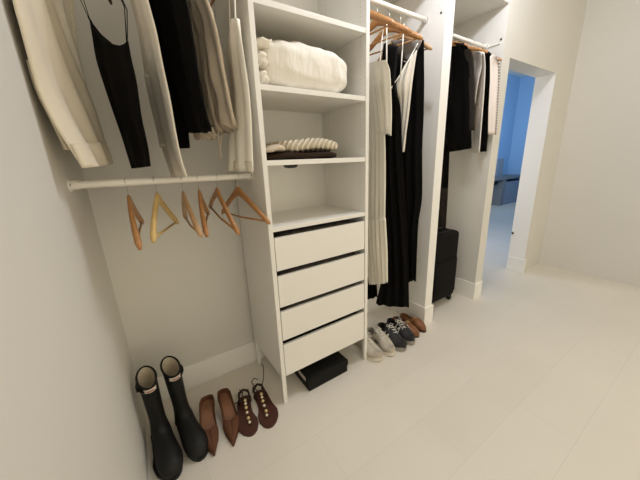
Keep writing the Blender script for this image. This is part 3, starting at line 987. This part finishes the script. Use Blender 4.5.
def smoothstep(a, b, t):
    x = max(0, min(1, (t - a) / (b - a)))
    return x * x * (3 - 2 * x)


# brown pointed pumps
def pump(label, heel, toe, side):
    t_, L = shoe('pump', label, 'shoe', toe, heel, 'pair of brown pointed pumps')
    rise = 0.045
    z = lambda t: rise * (1 - smoothstep(0.15, 0.68, t)) + 0.002
    W = 0.043
    put('sole', sole(L, W, z, 0.004, 1.0, 0.001, side), M_SANDAL, t_)
    h = lambda t: 0.062 - 0.026 * smoothstep(0.05, 0.35, t) + 0.004 * smoothstep(0.5, 0.62, t) - 0.018 * smoothstep(0.66, 1.0, t)
    g = lambda t: 1.25 * (1 - smoothstep(0.52, 0.64, t))
    put('upper', shell(L, W, lambda t: z(t) + 0.004, h, g, 1.0, side), M_PUMP, t_, smooth=True, solid=0.003)
    put('insole', sole(L * 0.8, W * 0.84, lambda t: z(t * 0.8) + 0.0078, 0.002, 0.6, 0.0, side), M_INSOLE, t_)['label'] = 'tan leather insole'
    bm = bmesh.new()
    rings = []
    for zz, r in ((0.0, 0.013), (0.02, 0.014), (rise + 0.002, 0.022)):
        rings.append([(r * math.cos(a * math.pi / 8), 0.028 + r * 0.9 * math.sin(a * math.pi / 8), zz) for a in range(16)])
    loft(bm, rings)
    put('heel', bm, M_SANDAL, t_, smooth=False)


pump('brown suede pointed pump standing beside the black boots', (0.130, 1.46, 0), (0.087, 1.152, 0), 1)
pump('brown suede pointed pump standing beside the beaded sandals', (0.215, 1.46, 0), (0.178, 1.145, 0), -1)


# beaded sandals
def sandal(label, heel, toe, side, string):
    t_, L = shoe('sandal', label, 'sandal', toe, heel, 'pair of brown beaded sandals')
    z = lambda t: 0.006 * (1 - smoothstep(0.3, 0.6, t))
    W = 0.056
    put('sole', sole(L, W, lambda t: z(t) * 0, 0.009, 0.0, 0.0, side), M_SANDAL, t_)
    put('footbed', sole(L, W, lambda t: 0.009, 0.003, 0.0, -0.003, side), M_SANDAL, t_)
    cx = 0.0
    # T strap from the toe post to the ankle, with beads on it
    A = [(side * -0.004, L * 0.80, 0.012), (0.0, L * 0.72, 0.028), (0.002, L * 0.58, 0.045), (0.002, L * 0.46, 0.058), (0.0, L * 0.36, 0.066)]
    bm = bmesh.new()
    tube(bm, A, 0.004, 8)
    tube(bm, [(-0.034, L * 0.2, 0.012), (-0.030, L * 0.27, 0.045), (0.0, L * 0.36, 0.066), (0.030, L * 0.27, 0.045), (0.034, L * 0.2, 0.012)], 0.005, 8)
    tube(bm, [(-0.033, L * 0.22, 0.035), (-0.024, L * 0.08, 0.052), (0.0, L * 0.02, 0.056), (0.024, L * 0.08, 0.052), (0.033, L * 0.22, 0.035)], 0.005, 8)
    tube(bm, [(-0.03, L * 0.02, 0.012), (-0.026, 0.0, 0.04), (0, -0.004, 0.052), (0.026, 0.0, 0.04), (0.03, L * 0.02, 0.012)], 0.006, 8)
    put('strap', bm, M_SANDALTIE, t_, smooth=True)
    AV = [Vector(a) for a in A]
    for k in range(6):
        q = curve_at(AV, 0.12 + 0.85 * k / 5)
        bm = bmesh.new()
        bmesh.ops.create_uvsphere(bm, u_segments=12, v_segments=8, radius=0.0085 if k % 2 else 0.0075, matrix=Matrix.Translation(q + Vector((0, 0.001, 0.007))))
        put('bead', bm, M_BEAD if k % 2 else M_BEAD2, t_, smooth=True)
    bm = bmesh.new()
    s = side
    if string:
        tube(bm, [(0.0, L * 0.36, 0.066), (-0.012, L * 0.24, 0.085), (-0.03, L * 0.08, 0.070), (-0.05, -0.03, 0.07), (-0.062, -0.075, 0.10), (-0.058, -0.09, 0.115)], 0.0025, 6)
        tube(bm, [(0.0, L * 0.36, 0.066), (0.02, L * 0.26, 0.08), (0.03, L * 0.05, 0.085), (0.028, -0.03, 0.06)], 0.0028, 6)
        tube(bm, [(0.028, -0.03, 0.06), (0.01, -0.035, 0.075), (-0.01, -0.02, 0.07)], 0.003, 6)
    else:
        tube(bm, [(0.0, L * 0.36, 0.066), (0.012, L * 0.28, 0.088), (0.006, L * 0.2, 0.095), (0.02, L * 0.08, 0.08)], 0.0035, 6)
        tube(bm, [(0.033, L * 0.22, 0.035), (0.05, L * 0.2, 0.03), (0.06, L * 0.17, 0.015)], 0.0028, 6)
    put('tie', bm, M_SANDALTIE, t_, smooth=True)


sandal('dark brown beaded sandal standing beside the brown pumps', (0.322, 1.415, 0), (0.272, 1.145, 0), 1, False)
sandal('dark brown beaded sandal with loose tie nearest the cabinet leg', (0.408, 1.405, 0), (0.372, 1.130, 0), -1, True)


# sneakers
def laces(bm, L, zt, y0, y1, hw, n, r):
    for k in range(n):
        y = y0 + (y1 - y0) * k / (n - 1)
        za, zb = zt(y / L), zt((y + 0.012) / L)
        tube(bm, [(-hw, y, za - 0.004), (-hw * 0.4, y + 0.004, za + 0.003), (hw * 0.4, y + 0.009, zb + 0.003), (hw, y + 0.013, zb - 0.004)], r, 6)
        tube(bm, [(hw, y, za - 0.004), (hw * 0.4, y + 0.004, za + 0.0045), (-hw * 0.4, y + 0.009, zb + 0.0045), (-hw, y + 0.013, zb - 0.004)], r, 6)
    y = y0
    z = zt(y / L)
    for s in (-1, 1):
        tube(bm, [(0, y, z + 0.005), (s * 0.018, y - 0.006, z + 0.016), (s * 0.032, y + 0.006, z + 0.010), (s * 0.018, y + 0.012, z + 0.007), (0, y, z + 0.005)], r, 6)
        tube(bm, [(0, y, z + 0.005), (s * 0.015, y + 0.02, z + 0.006), (s * 0.036, y + 0.035, z - 0.008)], r, 6)


def sneaker(label, heel, toe, side, mu, ms, logo, group, lacem):
    t_, L = shoe('sneaker', label, 'shoe', toe, heel, group)
    W = 0.053
    z0 = lambda t: 0.0
    bm = sole(L, W, lambda t: 0.012 * smoothstep(0.82, 1.0, t), 0.026, 0.0, 0.002, side)
    put('sole', bm, ms, t_, bevel=0.003)
    h = lambda t: 0.078 - 0.018 * smoothstep(0.02, 0.15, t) * (1 - smoothstep(0.2, 0.36, t)) + 0.012 * smoothstep(0.26, 0.40, t) - 0.050 * smoothstep(0.42, 0.86, t)
    g = lambda t: (0.95 * (1 - smoothstep(0.28, 0.38, t))) 
    put('upper', shell(L, W, lambda t: 0.024 + 0.010 * smoothstep(0.82, 1.0, t), h, g, 0.0, side, bulge=0.97), mu, t_, smooth=True, solid=0.005)
    # tongue
    bm = bmesh.new()
    rings = []
    for y, z, hw in ((L * 0.30, 0.128, 0.022), (L * 0.36, 0.116, 0.025), (L * 0.44, 0.103, 0.023), (L * 0.54, 0.088, 0.018)):
        rings.append([(hw * math.cos(a * math.pi / 6) + side * 0.010, y, z + 0.006 * math.sin(a * math.pi / 6)) for a in range(12)])
    loft(bm, rings)
    put('tongue', bm, mu, t_, smooth=True)
    bm = bmesh.new()
    zt = lambda t: 0.024 + h(t) + 0.001
    laces(bm, L, zt, L * 0.38, L * 0.60, 0.022, 4, 0.0022)
    put('laces', bm, lacem, t_, smooth=True)
    put('insole', sole(L * 0.6, W * 0.7, lambda t: 0.032, 0.003, 0, 0, side), M_CHAR, t_)
    if logo:
        for sx in (-1, 1):
            # white letter N on each side of the shoe
            bm = bmesh.new()
            def side_pt(a, b):
                t = 0.42 + 0.17 * a
                zz = 0.052 + b * 0.040
                hw = foot_outline(t, L, W) * 0.97
                sn = max(0.0, min(1.0, (zz - 0.024 - 0.35 * h(t)) / (0.65 * h(t)))) ** (1 / 0.9)
                x = sx * (hw * max(0.02, 1 - sn * sn) ** 0.375 + 0.0068) + side * 0.012 * math.sin(math.pi * t)
                return Vector((x, t * L, zz))
            def stroke(a0, b0, a1, b1):
                tube(bm, [side_pt(a0 + (a1 - a0) * k / 6, b0 + (b1 - b0) * k / 6) for k in range(7)], 0.0034, 6)
            lo, hi = (0.1, 0.9)
            if sx < 0:
                stroke(lo, 0, lo, 1)
                stroke(lo, 1, hi, 0)
                stroke(hi, 0, hi, 1)
            else:
                stroke(hi, 0, hi, 1)
                stroke(hi, 1, lo, 0)
                stroke(lo, 0, lo, 1)
            put('letter_n', bm, M_LACEWHITE, t_, smooth=True)['label'] = 'white letter N'


GS = 'pair of pale grey sneakers'
sneaker('pale grey sneaker right behind the cabinet leg', (1.215, 1.43, 0), (1.203, 1.150, 0), 1, M_SNEAK_GREY, M_SNEAK_SOLE, False, GS, M_LACEWHITE)
sneaker('pale grey sneaker touching the black sneakers', (1.335, 1.415, 0), (1.31, 1.135, 0), -1, M_SNEAK_GREY, M_SNEAK_SOLE, False, GS, M_LACEWHITE)
GB = 'pair of black sneakers'
sneaker('black sneaker with white laces and N beside the grey sneakers', (1.452, 1.405, 0), (1.420, 1.125, 0), 1, M_SNEAK_BLACK, M_SOLE_DARK, True, GB, M_LACEWHITE)
sneaker('black sneaker with white laces and N beside the brown loafers', (1.560, 1.415, 0), (1.525, 1.135, 0), -1, M_SNEAK_BLACK, M_SOLE_DARK, True, GB, M_LACEWHITE)


# cognac shoes by the pier
def loafer(label, heel, toe, side):
    t_, L = shoe('loafer', label, 'shoe', toe, heel, 'pair of cognac loafers')
    W = 0.044
    put('sole', sole(L, W, lambda t: 0.0, 0.012, 0.0, 0.002, side), M_SANDAL, t_)
    h = lambda t: 0.055 - 0.012 * smoothstep(0.05, 0.25, t) + 0.018 * smoothstep(0.38, 0.5, t) - 0.026 * smoothstep(0.6, 1.0, t)
    g = lambda t: (1.1 * (1 - smoothstep(0.40, 0.52, t))) 
    put('upper', shell(L, W, lambda t: 0.011, h, g, 0.0, side, bulge=0.98), M_LOAF, t_, smooth=True, solid=0.0035)
    put('insole', sole(L * 0.8, W * 0.85, lambda t: 0.0125, 0.003, 0, 0, side), M_INSOLE, t_)
    bm = bmesh.new()
    y = L * 0.56
    z = 0.011 + h(0.56)
    pts = [(-0.043, y, 0.018), (-0.040, y, 0.036), (-0.025, y, z - 0.004), (0, y, z + 0.003), (0.025, y, z - 0.004), (0.040, y, 0.036), (0.043, y, 0.018)]
    tube(bm, pts, 0.007, 8, flat=0.5)
    put('strap', bm, M_LOAF, t_, smooth=True)
    bm = bmesh.new()
    tube(bm, [(-0.012, y - 0.008, z + 0.007), (0.012, y - 0.008, z + 0.007), (0.012, y + 0.008, z + 0.007), (-0.012, y + 0.008, z + 0.007), (-0.012, y - 0.008, z + 0.007)], 0.002, 6)
    put('buckle', bm, M_BEAD, t_)


loafer('cognac leather loafer beside the black sneakers', (1.652, 1.44, 0), (1.637, 1.175, 0), 1)
loafer('cognac leather loafer nearest the white pier', (1.744, 1.44, 0), (1.735, 1.185, 0), -1)


# rubber boots
def boot(label, heel, toe, side, lean, buckle, W=0.056):
    t_, L = shoe('rubber_boot', label, 'boot', toe, heel, 'pair of black rubber boots')
    sh_y = 0.092
    # centre line with ring half axes and tilt (degrees from horizontal section to vertical section)
    st = [(-0.012, 0.388, 0.041, 0.070, -14), (-0.012, 0.35, 0.040, 0.069, -8), (-0.01, 0.255, 0.037, 0.061, 0), (-0.004, 0.175, 0.035, 0.052, 0), (0.0, 0.125, 0.036, 0.052, 8), (0.006, 0.092, 0.044, 0.062, 24), (0.028, 0.066, 0.045, 0.066, 46), (0.065, 0.054, 0.047, 0.056, 70),
          (0.105, 0.050, 0.052, 0.049, 84), (0.145, 0.047, 0.056, 0.045, 90), (0.175, 0.043, 0.053, 0.040, 92), (0.198, 0.039, 0.042, 0.033, 95), (0.210, 0.035, 0.026, 0.020, 97), (0.214, 0.032, 0.005, 0.004, 97)]
    sc_ = (L - sh_y) / 0.213
    bm = bmesh.new()
    rings = []
    N = 26
    for (y, z, rx, ry, tl) in st:
        a = math.radians(tl)
        u = Vector((0, math.cos(a), math.sin(a)))   # section's second axis: turns from +Y (shaft) to +Z (foot)
        c = Vector((lean * (z - 0.1) / 0.25 if z > 0.1 else 0, sh_y + y * sc_, z))
        ring = []
        for k in range(N):
            th = 2 * math.pi * k / N
            p = c + Vector((rx * math.cos(th), 0, 0)) + u * (ry * math.sin(th))
            p.z = max(p.z, 0.012)
            p.y = max(p.y, 0.004)
            ring.append(p)
        rings.append(ring)
    # finer shaft
    loft(bm, rings, cap0=False)
    put('boot_body', bm, M_RUBBER, t_, smooth=True, subsurf=1)
    # inner lining
    bm = bmesh.new()
    rings = []
    for (y, z, rx, ry, tl) in st[:4]:
        a = math.radians(tl)
        u = Vector((0, math.cos(a), math.sin(a)))
        c = Vector((lean * (z - 0.1) / 0.25, sh_y + y * sc_, z))
        rings.append([c + Vector(((rx - 0.007) * math.cos(2 * math.pi * k / N), 0, 0)) + u * ((ry - 0.007) * math.sin(2 * math.pi * k / N)) for k in range(N)])
    loft(bm, rings, cap0=False, cap1=True)
    put('lining', bm, M_LINING, t_, smooth=True)['label'] = 'beige cloth lining'
    # rim
    bm = bmesh.new()
    y, z, rx, ry, tl = st[0]
    a = math.radians(tl)
    u = Vector((0, math.cos(a), math.sin(a)))
    c = Vector((lean * (z - 0.1) / 0.25, sh_y + y * sc_, z))
    pts = [c + Vector(((rx - 0.001) * math.cos(2 * math.pi * k / N), 0, 0)) + u * ((ry - 0.001) * math.sin(2 * math.pi * k / N)) for k in range(N + 1)]
    tube(bm, pts, 0.004, 6)
    put('rim', bm, M_RUBBER, t_, smooth=True)
    # sole with heel block
    put('sole', sole(L, W, lambda t: 0.0, 0.018, 0.0, 0.002, side), M_RUBBER, t_)
    # front label just below the rim
    z = 0.358
    c = Vector((lean * (z - 0.1) / 0.25, sh_y, z))
    rows = []
    for dz in (-0.009, 0.009):
        rows.append([c + Vector((0.0435 * math.sin(q), 0.0722 * math.cos(q) - 0.012 * sc_, dz - 0.001)) for q in [math.radians(-38 + 76 * k / 10) for k in range(11)]])
    bm = bmesh.new()
    loft(bm, rows, closed=False)
    lb = put('label', bm, M_LABEL, t_, smooth=True, solid=0.002)
    lb['label'] = 'pale rectangular front label'
    rows = []
    for dz in (-0.004, 0.004):
        rows.append([c + Vector((0.0445 * math.sin(q), 0.0735 * math.cos(q) - 0.012 * sc_, dz - 0.001)) for q in [math.radians(-20 + 40 * k / 10) for k in range(11)]])
    bm = bmesh.new()
    loft(bm, rows, closed=False)
    put('label_print', bm, M_LABELRED, lb, smooth=True)
    # side strap and buckle
    bm = bmesh.new()
    pts = [c + Vector((side * 0.046 * math.cos(q), 0.072 * math.sin(q) - 0.012 * sc_, 0.0)) for q in [math.radians(-30 + 90 * k / 8) for k in range(9)]]
    tube(bm, pts, 0.006, 6)
    box(bm, tuple(c + Vector((side * 0.045 - 0.004, -0.012, -0.011))), tuple(c + Vector((side * 0.045 + 0.007, 0.012, 0.011))))
    put('buckle', bm, M_RUBBER, t_)


boot('black rubber boot standing against the left wall', (-0.122, 1.48, 0), (-0.084, 1.145, 0), 1, 0.004, True)
boot('black rubber boot standing beside the brown pumps', (-0.018, 1.495, 0), (0.035, 1.168, 0), -1, 0.006, False)

# ------------------------------------------------------------------ the room beyond: desk and what stands on it
d = thing('desk', (8.4, 3.85, 0), 'grey desk in the blue room beyond the doorway', 'desk')
link('desk_top', bx(((7.45, 3.6, 0.70), (9.45, 4.08, 0.765))), M_DESK, d)
link('side_frame', bx(((8.22, 3.62, 0.0), (8.40, 4.06, 0.70))), M_DESK, d)
link('pedestal', bx(((8.40, 3.64, 0.0), (9.42, 4.06, 0.62))), M_PANEL, d)
link('leg', bx(((7.47, 3.95, 0.0), (7.53, 4.06, 0.70))), M_DESK, d)
tag(link('drawer_unit', bx(((7.55, 3.62, 0.60), (7.93, 3.9, 0.70))), M_BOX, d), 'black box under the top')
s2 = thing('screen', (8.5, 3.9, 0.765), 'dark grey flat panel standing on the desk in the blue room', 'screen')
link('panel', bx(((8.34, 3.86, 0.775), (8.67, 3.89, 1.24))), M_PANEL, s2)
link('foot', bx(((8.42, 3.80, 0.765), (8.6, 3.95, 0.775))), M_PANEL, s2)
